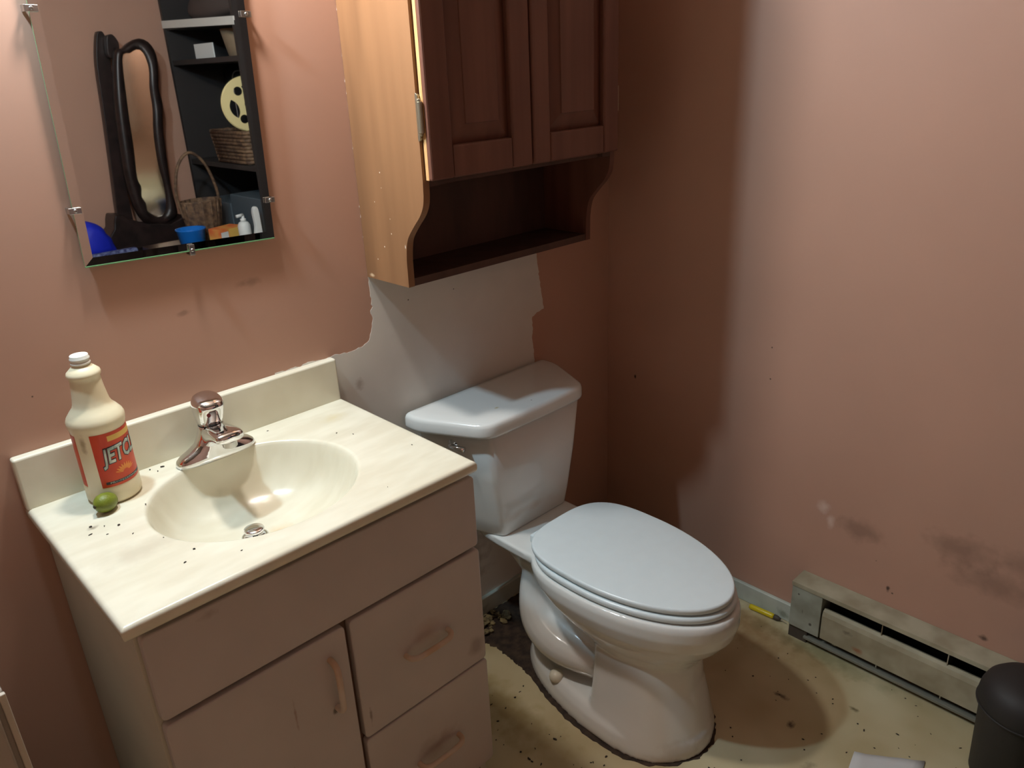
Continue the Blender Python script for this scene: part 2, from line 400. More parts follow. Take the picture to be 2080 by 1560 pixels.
for (y, zc, hx, hz) in ((.012, .046, .022, .020), (-.010, .046, .0250, .025), (-.026, .052, .0270, .0200), (-.044, .060, .0275, .0135), (-.064, .0640, .0275, .0110), (-.080, .0650, .0265, .0105), (-.087, .0645, .0245, .009), (-.090, .0640, .017, .006)):
    ring = []
    for i in range(28):
        a = 2 * math.pi * i / 28; c, s = math.cos(a), math.sin(a); p = 3.2
        ring.append((fcx + hx * math.copysign(abs(c) ** (2 / p), c), fcy + y, H + zc + hz * math.copysign(abs(s) ** (2 / p), s)))
    rr.append(ring)
add_loft(bm, rr); put(fa, from_bm('spout', bm, M_chrome, smooth=True))
bm = bmesh.new(); add_lathe(bm, [(.0115, .044), (.0135, .045), (.0135, .057), (.0115, .058)], c=(fcx, fcy - .076, H), n=24); put(fa, from_bm('aerator', bm, M_steel, smooth=False, bevel=.001))
bm = bmesh.new(); add_lathe(bm, [(.0225, .067), (.0225, .0705)], c=(fcx, fcy, H), n=32); put(fa, from_bm('collar', bm, M_black))
bm = bmesh.new(); hr = []   # lever cap: squat bell that leans forward with a slanted oval top
for (z, hx, hy, dy) in ((.071, .0215, .022, 0), (.080, .0235, .0245, -.001), (.092, .0255, .0270, -.003), (.104, .0265, .0290, -.005), (.113, .0260, .0290, -.007), (.119, .0235, .0265, -.008), (.1225, .0190, .0215, -.008), (.1245, .011, .013, -.008)):
    ring = oval(H + .071 + (z - .071) * 1.08, hx * 1.06, hy * 1.06, 2.3, 0, dy, 40)
    ring = [(x, y, zz + (y - fcy) * .22 * (z - .071) / .05) for x, y, zz in ring]
    hr.append(ring)
add_loft(bm, hr); hd = from_bm('lever_cap', bm, M_chrome, smooth=True); put(fa, hd)
bm = bmesh.new(); add_lathe(bm, [(.0035, 0), (.0035, .003)], n=16, mt=Matrix.Rotation(math.pi / 2, 4, 'X'), c=(fcx - .012, fcy - .0315, H + .098)); put(fa, from_bm('index_button', bm, mat('index_button_red', S(120, 30, 30), .4)))
bm = bmesh.new(); add_tube(bm, [(fcx + .002, fcy + .021, H + .03), (fcx + .002, fcy + .026, H + .075)], .0022, 10); add_lathe(bm, [(.0045, 0), (.0055, .004), (.0035, .008)], c=(fcx + .002, fcy + .026, H + .075), n=16); put(fa, from_bm('pop_up_rod', bm, M_chrome, smooth=True))

# ================================================================== CLEANER BOTTLE
BX, BY = .128, -.078
bo = empty('cleaner_bottle', (BX, BY, H), 'open cream plastic cleaner bottle with an orange label lettered JETCL', 'bottle')
bprof = [(.036, .0), (.042, .0015), (.0450, .007), (.0450, .030), (.0437, .033), (.0437, .135), (.0450, .139), (.0462, .146), (.0462, .151), (.0440, .157), (.0375, .166), (.0315, .173), (.0290, .179), (.0275, .188), (.0255, .203), (.0240, .218), (.0238, .224), (.0262, .2275), (.0268, .231), (.0258, .235), (.0175, .243), (.0150, .2445), (.0142, .250)]
bm = bmesh.new(); add_lathe(bm, bprof, c=(BX, BY, H + .0005), n=48, cap1=False)
put(bo, from_bm('body', bm, M_bottle, smooth=True))
bm = bmesh.new(); rp = [(.0142, .248), (.0156, .2495), (.0156, .2515), (.0143, .253), (.0143, .2555), (.0156, .257), (.0156, .259), (.0143, .2605), (.0143, .2635), (.0137, .2645), (.0124, .2640), (.0118, .215), (.0005, .2145)]
add_lathe(bm, rp, c=(BX, BY, H), n=36, cap0=False, cap1=False); put(bo, from_bm('threaded_neck', bm, mat('neck_plastic', S(232, 230, 218), .35), smooth=True))
bm = bmesh.new()
for k, zz in enumerate((.186, .190, .194)):
    add_tube(bm, [(BX + (.0262 - k * .0006) * math.cos(a), BY + (.0262 - k * .0006) * math.sin(a), H + zz) for a in [math.radians(-75 + 8 * i) for i in range(10)]], .0006, 6)
put(bo, from_bm('grip_rib', bm, M_bottle, smooth=True))
add_spots(M_bottle, [((BX - .036, BY - .028, H + .118), (.008, .012, .028), S(150, 124, 84), .7, 40)])
LR = .0440   # label radius
CAMA = math.atan2(-1.467 - BY, -.19 - BX)      # direction the front label faces is turned to the right of this
LA = math.radians(-52)                         # label centre angle
def cyl(a, z, r): return (BX + r * math.cos(a), BY + r * math.sin(a), H + z)
def wrapped(name, m, quads, r0, r1, parent, n=14):
    bm = bmesh.new()
    for (a0, a1, z0, z1) in quads:
        top_ = [(a0 + (a1 - a0) * i / n) for i in range(n + 1)]
        rings = []
        for a in top_: rings.append([cyl(a, z0, r0), cyl(a, z0, r1), cyl(a, z1, r1), cyl(a, z1, r0)])
        add_loft(bm, rings)
    o = from_bm(name, bm, m); put(parent, o); return o
hwid = math.radians(74)
lab = wrapped('label', M_label, [(LA - hwid, LA + hwid, .0345, .1335)], .0430, LR, bo, 40)
wrapped('back_label', M_label, [(LA - math.radians(186), LA - math.radians(112), .036, .132)], .0430, LR, bo, 20)
bpy.context.view_layer.update()
wrapped('yellow_band', M_labely, [(LA - math.radians(40), LA + math.radians(36), .118, .1275)], LR, LR + .0002, lab)
wrapped('dark_strip', M_ink, [(LA - hwid + math.radians(10), LA + hwid - math.radians(20), .0395, .0445)], LR, LR + .0002, lab, 30)
dep = bpy.context.evaluated_depsgraph_get()
def wrap_text(name, txt, m, size, a_left, z, shear=0.0, depth=.0002, squeeze=1.0, tall=1.0, rise=0.0, parent=lab, off=0.0, r0=None):
    cu = bpy.data.curves.new(name, 'FONT'); cu.body = txt; cu.size = size; cu.shear = shear; cu.resolution_u = 2; cu.offset = off
    to = bpy.data.objects.new(name, cu); COL.objects.link(to); d = bpy.context.evaluated_depsgraph_get()
    me = bpy.data.meshes.new_from_object(to.evaluated_get(d)); bpy.data.objects.remove(to)
    bm = bmesh.new(); bm.from_mesh(me); bpy.data.meshes.remove(me)
    bmesh.ops.subdivide_edges(bm, edges=[e for e in bm.edges if e.calc_length() > size * .15], cuts=2)
    bmesh.ops.triangulate(bm, faces=bm.faces[:])
    r = (r0 or LR) + .0003
    for v in bm.verts:
        a = a_left + v.co.x * squeeze / LR
        v.co = Vector(cyl(a, z + v.co.y * tall + rise * v.co.x, r))
    ext = bmesh.ops.extrude_face_region(bm, geom=bm.faces[:])
    for g in ext['geom']:
        if isinstance(g, bmesh.types.BMVert):
            c = Vector((BX, BY, g.co.z)); dv = (g.co - c); dv.z = 0; g.co += dv.normalized() * depth
    o = from_bm(name, bm, m); put(parent, o); return o
wrap_text('lettering_shadow', 'JETCLE', M_ink, .029, LA - math.radians(57), .078, .10, .00015, .84, 1.35, .08, off=.0018)
wrap_text('lettering', 'JETCLE', M_letter, .029, LA - math.radians(57), .078, .10, .0003, .84, 1.35, .08, off=.0006, r0=LR + .0002)
wrap_text('small_print', 'PROFESSIONAL', M_letter, .0050, LA - hwid + math.radians(18), .0407, 0, .00015, 1.6, .9, 0, r0=LR + .0002)
for k in range(9):
    a = math.radians(200 - 5 * 0 + k * 20 - 0)
    bm = bmesh.new(); c0 = (LA - math.radians(16), .0540); d = (math.cos(math.radians(25 + 17 * k)), math.sin(math.radians(25 + 17 * k)))
    pts = []
    for (t, w_) in ((.006, .0006), (.013, .0019), (.019, .0006)):
        for sgn in (-1, 1):
            px = d[0] * t - d[1] * w_ * sgn; pz = d[1] * t + d[0] * w_ * sgn
            pts.append((c0[0] + px / LR, c0[1] + pz * .9))
    order = [0, 2, 4, 5, 3, 1]
    rings = [[cyl(*pts[i], LR + .0001) for i in order], [cyl(*pts[i], LR + .0003) for i in order]]
    add_loft(bm, rings); put(lab, from_bm('sun_ray', bm, M_ray))

# ================================================================== LIME
li = empty('lime', (.0965, -.132, H), 'small green lime in front of the cleaner bottle', 'fruit')
bm = bmesh.new(); lm = Matrix.Translation((.0965, -.132, H + .0172)) @ Matrix.Rotation(math.radians(205), 4, 'Z') @ Matrix.Rotation(math.radians(83), 4, 'Y')
add_lathe(bm, [(.0008, -.0225), (.003, -.0220), (.0055, -.0200), (.0105, -.0165), (.0150, -.0090), (.0170, 0), (.0160, .0080), (.0122, .0150), (.0065, .0190), (.0040, .0205), (.0012, .0225)], n=28)
for v in bm.verts: v.co = lm @ v.co
put(li, from_bm('skin', bm, M_lime, smooth=True))
bm = bmesh.new(); add_lathe(bm, [(.0028, .0212), (.0034, .0225), (.0015, .0232)], n=12)
for v in bm.verts: v.co = lm @ v.co
put(li, from_bm('stem_scar', bm, M_limed, smooth=True))
bm = bmesh.new(); bmesh.ops.create_icosphere(bm, subdivisions=2, radius=.003, matrix=Matrix.Translation(lm @ Vector((-.0075, -.0085, .010))) @ Matrix.Diagonal((1, 1, .8, 1))); put(li, from_bm('blemish', bm, M_limed, smooth=True))

# ================================================================== WALL MIRROR
mi = empty('wall_mirror', (.365, 0, 1.218), 'rectangular frameless mirror clipped to the wall above the sink', 'mirror')
MW, MH, BV = .3535, .61, .0145
MR = Matrix.Translation((.1891, -.008, 1.221)) @ Matrix.Rotation(.032, 4, 'Y')
def mp(a, y, b): return MR @ Vector((a, y, b))
bm = bmesh.new()
o_ = [(0, 0), (MW, 0), (MW, MH), (0, MH)]; i_ = [(BV, BV), (MW - BV, BV), (MW - BV, MH - BV), (BV, MH - BV)]
vo = [bm.verts.new(mp(a, -.0032, b)) for a, b in o_]; vi = [bm.verts.new(mp(a, -.0045, b)) for a, b in i_]
bm.faces.new(vi)
for k in range(4): bm.faces.new((vo[k], vo[(k + 1) % 4], vi[(k + 1) % 4], vi[k]))
put(mi, from_bm('mirror_glass', bm, M_mirror))
bm = bmesh.new(); vv = add_box(bm, (0, -.0031, 0), (MW, 0, MH), MR); put(mi, from_bm('glass_edge', bm, M_gedge))
bm = bmesh.new(); add_box(bm, (0, -.0042, -.0012), (MW, -.0004, .0006), MR); put(mi, from_bm('polished_edge', bm, M_gedge))
bm = bmesh.new(); add_box(bm, (.006, 0.0, .006), (MW - .006, .0075, MH - .006), MR); put(mi, from_bm('backing_board', bm, M_backing))
def clip(a, b, rot):
    bm = bmesh.new(); R = MR @ Matrix.Translation((a, 0, b)) @ Matrix.Rotation(rot, 4, 'Y')
    add_box(bm, (-.005, -.0095, -.012), (.005, -.0062, .006), R); add_box(bm, (-.005, -.0095, -.014), (.005, .0075, -.0115), R)
    add_lathe(bm, [(.0032, 0), (.0032, .0015), (.0018, .0025)], n=14, mt=R @ Matrix.Translation((0, -.0095, -.004)) @ Matrix.Rotation(math.pi / 2, 4, 'X'))
    put(mi, from_bm('mirror_clip', bm, M_steel, bevel=.0006))
clip(.184, .006, 0); clip(.006, .095, math.pi / 2); clip(.006, .40, math.pi / 2); clip(MW - .006, .075, -math.pi / 2); clip(MW - .006, .405, -math.pi / 2)

# ================================================================== WALL CABINET
wc = empty('wall_cabinet', (1.047, 0, 1.083), 'brown wooden wall cabinet with two raised-panel doors hung above the toilet', 'cabinet')
XL0, XR0, ZB, ZT = .7555, 1.3395, 1.083, 1.93
sp = [(-.001, ZT), (-.001, ZB), (-.154, ZB), (-.1545, 1.115)] + [tuple(p) for p in catmull([(-.155, 1.14), (-.159, 1.167), (-.167, 1.189), (-.189, 1.214), (-.213, 1.238), (-.226, 1.259), (-.2305, 1.280)], 4)] + [(-.232, 1.31), (-.232, ZT)]
for x0, mm in ((XL0, M_oak), (XR0 - .016, M_door)): put(wc, prism('side_panel', sp, x0, x0 + .016, 0, mm))  # right panel takes the darker door wood to paint in its shade
put(wc, box('bottom_board', (XL0 + .016, -.152, ZB), (XR0 - .016, -.006, ZB + .016), M_dark),
    box('back_panel', (XL0 + .016, -.009, ZB + .016), (XR0 - .016, -.002, ZT - .016), M_dark),
    box('inner_shelf', (XL0 + .016, -.222, 1.296), (XR0 - .016, -.009, 1.312), M_dark),
    box('top_board', (XL0 + .016, -.230, ZT - .016), (XR0 - .016, -.002, ZT), M_oak))
bm = bmesh.new()
for lo, hi in (((XL0 + .016, -.232, 1.296), (XL0 + .045, -.214, ZT - .016)), ((XR0 - .045, -.232, 1.296), (XR0 - .016, -.214, ZT - .016)), ((XL0 + .045, -.232, ZT - .05), (XR0 - .045, -.214, ZT - .016)), ((XL0 + .045, -.232, 1.312), (XR0 - .045, -.214, 1.330)), ((1.03, -.232, 1.33), (1.06, -.214, ZT - .05))): add_box(bm, lo, hi)
put(wc, from_bm('face_frame', bm, M_dark))
def cab_door(x0, x1, z0, z1, st, hinge_x):
    d = box('door', (x0, -.2525, z0), (x0 + st, -.236, z1), M_door); d.data.name = 'door'
    bm = bmesh.new()
    # stiles and rails with a chamfered outer edge
    for lo, hi in (((x0, -.2525, z0), (x0 + st, -.2345, z1)), ((x1 - st, -.2525, z0), (x1, -.2345, z1)), ((x0 + st, -.2525, z0), (x1 - st, -.2345, z0 + .062)), ((x0 + st, -.2525, z1 - .062), (x1 - st, -.2345, z1))): add_box(bm, lo, hi)
    bmesh.ops.recalc_face_normals(bm, faces=bm.faces[:]); me = bpy.data.meshes.new('door'); bm.to_mesh(me); bm.free(); me.materials.append(M_door); d.data = me
    b = d.modifiers.new('bevel', 'BEVEL'); b.width = .004; b.segments = 2
    put(wc, d); bpy.context.view_layer.update()
    ix0, ix1, iz0, iz1 = x0 + st, x1 - st, z0 + .062, z1 - .062
    bm = bmesh.new(); e = .036
    def q(x0_, x1_, z0_, z1_, y): return [(x0_, y, z0_), (x1_, y, z0_), (x1_, y, z1_), (x0_, y, z1_)]
    add_loft(bm, [q(ix0, ix1, iz0, iz1, -.2345), q(ix0, ix1, iz0, iz1, -.2375), q(ix0 + e, ix1 - e, iz0 + e, iz1 - e, -.2490), q(ix0 + e + .0006, ix1 - e - .0006, iz0 + e + .0006, iz1 - e - .0006, -.2520)])
    put(d, from_bm('raised_panel', bm, M_door))
    ed = box('lit_edge_strip', (hinge_x - .0006, -.2440, z0 + .001), (hinge_x + .0006, -.2350, z1 - .001), M_edge) if hinge_x < 1 else None  # pale strip paints in the lit hinge-side edge of the door
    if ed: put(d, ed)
    s = 1 if hinge_x < 1 else -1
    for hz in (1.425, 1.80):
        bm = bmesh.new(); xh = hinge_x - s * .0065
        add_tube(bm, [(xh, -.2400, hz - .028), (xh, -.2400, hz + .028)], .0056, 12)
        bmesh.ops.create_icosphere(bm, subdivisions=1, radius=.0048, matrix=Matrix.Translation((xh, -.2385, hz + .030)))
        bmesh.ops.create_icosphere(bm, subdivisions=1, radius=.0048, matrix=Matrix.Translation((xh, -.2385, hz - .030)))
        add_prism(bm, roundpoly([(-.2365, hz - .040), (-.229, hz - .045), (-.229, hz + .045), (-.2365, hz + .040)], .004, 3), xh - .0012 if s > 0 else xh - .004, xh + .004 if s > 0 else xh + .0012, 0)
        put(d, from_bm('hinge', bm, M_hinge, smooth=False, bevel=.0005))
cab_door(.7630, 1.0400, 1.308, 1.905, .058, .7630)
cab_door(1.0450, 1.3290, 1.308, 1.905, .052, 1.3290)
add_spots(M_oak, [((XL0, -.05 - .02 * (k % 4) - .01 * (k % 3), 1.13 + .031 * k), (.01, .0022, .0022), S(240, 226, 204), 1, 70) for k in range(7)] + [((XL0, -.155, 1.17), (.01, .002, .006), S(244, 234, 220), 1, 60), ((XL0, -.02, 1.09), (.01, .014, .006), S(226, 196, 158), .8, 60)])

# ================================================================== TOILET
to = empty('toilet', (1.06, -.45, 0), 'white two-piece toilet with its seat lid closed', 'toilet')
def egg(cx_, yb, yf, hw, yw, pb=3.0, pf=2.0, n=72):
    r = []
    for i in range(n):
        a = 2 * math.pi * i / n; c, s = math.cos(a), math.sin(a)
        p = pb if s >= 0 else pf
        y = yw + ((yb - yw) if s >= 0 else (yw - yf)) * math.copysign(abs(s) ** (2 / p), s)
        r.append((cx_ + hw * math.copysign(abs(c) ** (2 / p), c), y))
    return r
def ring3(o2, z): return [(x, y, z) for x, y in o2]
C0 = 1.064
bm = bmesh.new()
def solid(rings): add_loft(bm, rings)
solid([ring3(egg(C0, -.47, -.688, .100, -.58, 4.0), .16), ring3(egg(C0, -.44, -.705, .112, -.56, 3), .215), ring3(egg(C0, -.40, -.730, .132, -.53, 2.6), .25), ring3(egg(C0, -.34, -.762, .154, -.50, 2.4), .285),
       ring3(egg(C0, -.30, -.785, .170, -.48, 2.4), .318), ring3(egg(C0, -.275, -.793, .178, -.47, 2.6), .348), ring3(egg(C0, -.270, -.792, .178, -.47, 2.8), .375), ring3(egg(C0, -.272, -.786, .173, -.47, 2.8), .388)])
# front column with squared rear corners, flaring to the floor
solid([ring3(egg(1.048, -.488, -.752, .148, -.60, 7), 0.0), ring3(egg(1.048, -.488, -.750, .145, -.60, 7), .02), ring3(egg(1.052, -.488, -.733, .130, -.60, 7), .08), ring3(egg(1.056, -.485, -.712, .118, -.59, 7), .15), ring3(egg(C0, -.475, -.702, .112, -.58, 6), .22), ring3(egg(C0, -.45, -.70, .115, -.57, 4), .26)])
# foot
solid([ring3(egg(1.045, -.205, -.755, .150, -.56, 2.0), 0.0), ring3(egg(1.045, -.206, -.754, .149, -.56, 2.0), .020), ring3(egg(1.045, -.212, -.748, .143, -.56, 2.0), .040), ring3(egg(1.045, -.222, -.735, .132, -.56, 2.0), .053), ring3(egg(1.045, -.235, -.72, .118, -.55, 2.0), .059)])
# rear core and deck
solid([ring3(egg(1.06, -.235, -.55, .070, -.40, 4, 4), .01), ring3(egg(1.06, -.225, -.55, .072, -.40, 4, 4), .15), ring3(egg(1.06, -.20, -.52, .080, -.36, 4, 4), .26), ring3(egg(1.06, -.14, -.48, .10, -.30, 4, 4), .335), ring3(egg(1.06, -.07, -.42, .128, -.25, 5, 3), .368), ring3(egg(1.06, -.065, -.40, .128, -.25, 5, 3), .390)])
for s in (-1, 1):   # trapway bulges
    P = [(1.06 + s * .046, -.27, .37), (1.06 + s * .050, -.255, .30), (1.06 + s * .060, -.255, .225), (1.06 + s * .080, -.285, .165), (1.06 + s * .090, -.345, .135), (1.06 + s * .084, -.410, .125), (1.06 + s * .062, -.475, .115)]
    add_tube(bm, catmull(P, 5), [.040 + .011 * math.sin(math.pi * min(1, max(0, (i - 6) / 22))) for i in range(31)], 18)
bmesh.ops.recalc_face_normals(bm, faces=bm.faces[:])
bowl = from_bm('bowl', bm, M_porc, smooth=True)
rm = bowl.modifiers.new('remesh', 'REMESH'); rm.mode = 'VOXEL'; rm.voxel_size = .0042; rm.use_smooth_shade = True
sm = bowl.modifiers.new('smooth', 'SMOOTH'); sm.factor = .5; sm.iterations = 4
put(to, bowl)
def rounded_plate(name, outf, z0, z1, r, m, dome=0.0):
    bm = bmesh.new(); rings = []
    for k in range(5):
        t = k / 4 * math.pi / 2; rings.append(ring3(outf(r * (1 - math.sin(t))), z0 + r * (1 - math.cos(t))))
    for k in range(6):
        t = k / 5 * math.pi / 2; rings.append(ring3(outf(r * (1 - math.cos(t))), z1 - r * (1 - math.sin(t))))
    if dome:
        for q in (.25, .5, .75, .93): 
            rings.append([(x, y, z1 + dome * (1 - (1 - q) ** 2)) for x, y in outf(r + q * .16)])
    add_loft(bm, rings); return from_bm(name, bm, m, smooth=True)
seat = rounded_plate('seat', lambda d: egg(1.067, -.285 - d, -.780 + d, .1715 - d, -.47, 3.0), .3905, .4075, .007, M_seat)
lid = rounded_plate('seat_lid', lambda d: egg(1.067, -.272 - d, -.7735 + d, .1665 - d, -.47, 3.2), .4105, .4265, .006, M_seat, dome=.003)
put(to, seat, lid)
for s in (-1, 1):
    hb_ = box('seat_hinge', (1.067 + s * .075 - .018, -.292, .389), (1.067 + s * .075 + .018, -.262, .413), M_seat, bevel=.005); put(to, hb_)
# tank
def trap(xc, hb, hf, yb, yf, r): return roundpoly([(xc - hb, yb), (xc - hb, yb - .03), (xc - hf, yf), (xc + hf, yf), (xc + hb, yb - .03), (xc + hb, yb)], [.015, .04, r, r, .04, .015], 6)
bm = bmesh.new(); TR = []
for (z, hb_, hf_, yf_, r) in ((.384, .158, .108, -.190, .012), (.388, .164, .114, -.197, .014), (.396, .169, .118, -.201, .015), (.44, .180, .126, -.205, .016), (.56, .206, .146, -.211, .017), (.699, .230, .160, -.217, .018)):
    TR.append(ring3(trap(1.062, hb_, hf_, -.022, yf_, r), z))
add_loft(bm, TR); tank = from_bm('tank', bm, M_porc, smooth=True)
for p in tank.data.polygons:
    if abs(p.normal.z) > .9: p.use_smooth = False
tl_pts = roundpoly([(.800, -.016), (.800, -.066), (.884, -.232), (1.060, -.2385), (1.228, -.232), (1.296, -.066), (1.296, -.016)], [.012, .05, .035, .2, .035, .05, .012], 7)
bm = bmesh.new(); tc_ = (1.05, -.12)
def ins(pts, d): 
    out = []
    for x, y in pts:
        v = Vector((x - tc_[0], y - tc_[1])); l = v.length; out.append((tc_[0] + v.x * (1 - d / l), tc_[1] + v.y * (1 - d / l)))
    return out
add_loft(bm, [ring3(ins(tl_pts, .012), .697), ring3(ins(tl_pts, .004), .698), ring3(ins(tl_pts, .001), .701), ring3(tl_pts, .706), ring3(ins(tl_pts, .001), .724), ring3(ins(tl_pts, .0035), .7305), ring3(ins(tl_pts, .008), .7340), ring3(ins(tl_pts, .014), .7355), ring3(ins(tl_pts, .05), .7362), ring3(ins(tl_pts, .075), .7364)])
tlid = from_bm('tank_lid', bm, M_porc, smooth=True)
put(to, tank, tlid)
bm = bmesh.new(); add_lathe(bm, [(.012, 0), (.012, .004), (.006, .006), (.006, .016)], n=20, mt=Matrix.Translation((.868, -.118, .662)) @ Matrix.Rotation(math.radians(-64), 4, 'Z') @ Matrix.Rotation(math.pi / 2, 4, 'X'))
add_tube(bm, [(.856, -.126, .662), (.858, -.140, .661), (.866, -.162, .659)], [.006, .0055, .0075], 12)
put(to, from_bm('flush_lever', bm, M_chrome, smooth=True))
for s in (-1, 1):
    bm = bmesh.new(); add_lathe(bm, [(.0175, 0), (.0185, .006), (.0172, .015), (.0115, .0210), (.004, .0235), (.0005, .024)], c=(1.05 + s * .114, -.380, .050), n=24); put(to, from_bm('bolt_cap', bm, M_cap, smooth=True))
add_spots(M_porc, [((1.13, -.70, .06), (.07, .10, .07), S(176, 160, 138), .45, 30), ((.99, -.72, .03), (.09, .07, .04), S(166, 148, 124), .45, 30), ((1.19, -.62, .12), (.02, .05, .05), S(90, 70, 56), .7, 60), ((1.0, -.22, .44), (.15, .05, .02), S(196, 182, 166), .5, 30), ((1.06, -.2, .735), (.003, .003, .01), DIRT, 1, 60), ((.97, -.17, .736), (.010, .006, .01), S(186, 168, 110), .8, 90)])

# grubby ring of subfloor showing around the toilet foot, and back-corner grime with painted shade out to the lit floor
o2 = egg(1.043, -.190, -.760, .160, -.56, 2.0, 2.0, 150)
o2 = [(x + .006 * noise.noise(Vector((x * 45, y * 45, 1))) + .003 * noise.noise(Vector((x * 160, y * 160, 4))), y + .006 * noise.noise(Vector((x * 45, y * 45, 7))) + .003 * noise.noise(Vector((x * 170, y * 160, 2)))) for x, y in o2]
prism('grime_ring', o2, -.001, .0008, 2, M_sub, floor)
prism('grime_shade_patch', ragged([(.80, -.014), (1.30, -.014), (1.24, -.16), (1.12, -.26), (.93, -.30), (.940, -.22), (.945, -.14), (.93, -.085), (.86, -.06), (.80, -.05)], .005, .004), -.001, .0012, 2, M_sub, floor)

# ================================================================== BASEBOARD HEATER
he = empty('baseboard_heater', (X - .035, -1.0, 0), 'rust-flecked cream electric baseboard heater along the right wall', 'heater')
xf = X - .065; y0, y1 = -.70, -1.335
M_rail = mat('heater_rail_grey', S(120, 120, 108), 0.5)
put(he, prism('top_cover', [(X - .001, .178), (X - .001, .184), (xf - .002, .184), (xf - .002, .172), (xf, .172), (xf, .178)], y1, y0 + .001, 1, M_heat),
    box('back_plate', (X - .008, y1, .012), (X - .001, y0, .178), M_black),
    box('end_cap', (xf, -.785, .040), (X - .008, y0, .1775), M_heat2, bevel=.002),
    prism('front_panel', [(xf - .001, .044), (xf - .003, .118), (xf + .001, .130), (xf + .010, .135), (xf + .020, .130), (xf + .020, .127), (xf + .010, .131), (xf + .004, .127), (xf + .001, .118), (xf + .003, .044)], y1, -.790, 1, M_heat),
    box('bottom_rail', (xf - .001, y1, .0155), (xf + .02, -.745, .0235), M_rail, bevel=.001),
    box('heating_fin_block', (xf + .026, y1, .05), (X - .012, -.80, .11), M_black),
    box('foot_bracket', (xf + .006, -.752, .0), (X - .01, -.70, .040), M_greyp))
for yy in (-.939, -1.094, -1.25):
    put(he, box('bracket', (xf + .006, yy - .0012, .03), (X - .01, yy + .0012, .172), M_steel))
add_spots(M_heat2, [((xf, -.735, .10), (.01, .004, .012), S(50, 44, 38), .9, 90), ((xf, -.76, .07), (.01, .006, .008), S(60, 52, 44), .9, 90), ((xf, -.72, .15), (.01, .004, .004), S(50, 44, 38), .9, 90)])
add_spots(M_heat, [((xf, -.89, .06), (.01, .02, .012), S(150, 92, 56), .8, 90), ((xf, -.86, .10), (.01, .02, .010), S(70, 62, 52), .6, 120), ((X - .03, -.85, .18), (.05, .2, .004), S(150, 140, 116), .3, 60)])

# ================================================================== SMALL THINGS ON THE FLOOR
pen = empty('utility_knife', (1.568, -.62, 0), 'yellow-handled craft knife lying against the right baseboard', 'knife')
a = Vector((1.5695, -.565, .0088)); b = Vector((1.5735, -.640, .0088)); d = (b - a).normalized()
bm = bmesh.new(); add_tube(bm, [a, a + d * .004, b - d * .006, b], [.0065, .0082, .0082, .0070], 10); put(pen, from_bm('handle', bm, M_yellow, smooth=True))
bm = bmesh.new(); add_tube(bm, [b, b + d * .008, b + d * .016, b + d * .020], [.0078, .0078, .0055, .003], 10); put(pen, from_bm('collar', bm, M_greyp, smooth=True))
bm = bmesh.new(); add_tube(bm, [b + d * .018, b + d * .038 - Vector((0, 0, .004))], [.0016, .0005], 6); put(pen, from_bm('blade', bm, M_steel))

pp = bmesh.new()   # paper scrap, slightly buckled
G = 6; base = Vector((1.272, -1.007)); e1 = Vector((.085, -.125)); e2 = Vector((-.10, -.02)); gv = {}
for i in range(G + 1):
    for j in range(G + 1):
        p = base + e1 * (i / G) + e2 * (j / G); gv[i, j] = pp.verts.new((p.x, p.y, .002 + .004 * abs(noise.noise(Vector((i * .6, j * .7, 2)))) + .004 * (i == 0)))
for i in range(G):
    for j in range(G): pp.faces.new((gv[i, j], gv[i + 1, j], gv[i + 1, j + 1], gv[i, j + 1]))
ps = from_bm('paper_scrap', pp, M_paper, smooth=True); sd = ps.modifiers.new('thick', 'SOLIDIFY'); sd.thickness = .0008; sd.offset = 1
tag(ps, 'white paper scrap lying on the floor in front of the heater', 'paper')

bi = empty('waste_bin', (1.444, -1.274, 0), 'black plastic waste bin with a domed lid beside the heater', 'bin')
bm = bmesh.new(); add_lathe(bm, [(.072, .0), (.076, .004), (.084, .198), (.086, .203)], c=(1.444, -1.274, 0), n=48); put(bi, from_bm('bucket', bm, M_bin, smooth=True))
bm = bmesh.new(); add_lathe(bm, [(.0885, .194), (.0900, .200), (.0900, .208), (.088, .226), (.081, .244), (.068, .258), (.048, .267), (.024, .271), (.001, .272)], c=(1.444, -1.274, 0), n=48, cap0=False); put(bi, from_bm('domed_lid', bm, M_bin, smooth=True))
bm = bmesh.new(); add_tube(bm, [(1.444 + .0900 * math.cos(t), -1.274 + .0900 * math.sin(t), .196) for t in [2 * math.pi * k / 60 for k in range(61)]], .0022, 8); put(bi, from_bm('lid_rim', bm, M_bin, smooth=True))

# debris: chips nobody could count
def chips(name, m, spots, zbase, label):
    bm = bmesh.new()
    for (x, y, s) in spots:
        R = Matrix.Translation((x, y, zbase + s * .18)) @ Matrix.Rotation(random.uniform(0, 6.3), 4, 'Z') @ Matrix.Diagonal((random.uniform(.7, 2.0), random.uniform(.5, 1), .4, 1))
        g = bmesh.ops.create_icosphere(bm, subdivisions=1, radius=s * .5, matrix=R)
        for v in g['verts']: v.co += Vector((random.uniform(-1, 1), random.uniform(-1, 1), 0)) * s * .12; v.co.z = max(v.co.z, zbase + .0001)
    o = from_bm(name, bm, m); tag(o, label, 'debris', kind='stuff'); return o
fl = []
for k in range(150):
    x = random.uniform(.72, 1.05); y = random.uniform(-1.0, -.25)
    if ((x - 1.045) / .175) ** 2 + ((y + .48) / .31) ** 2 < 1 or x < .66: continue
    fl.append((x, y, random.choice((.003, .004, .004, .006, .008))))
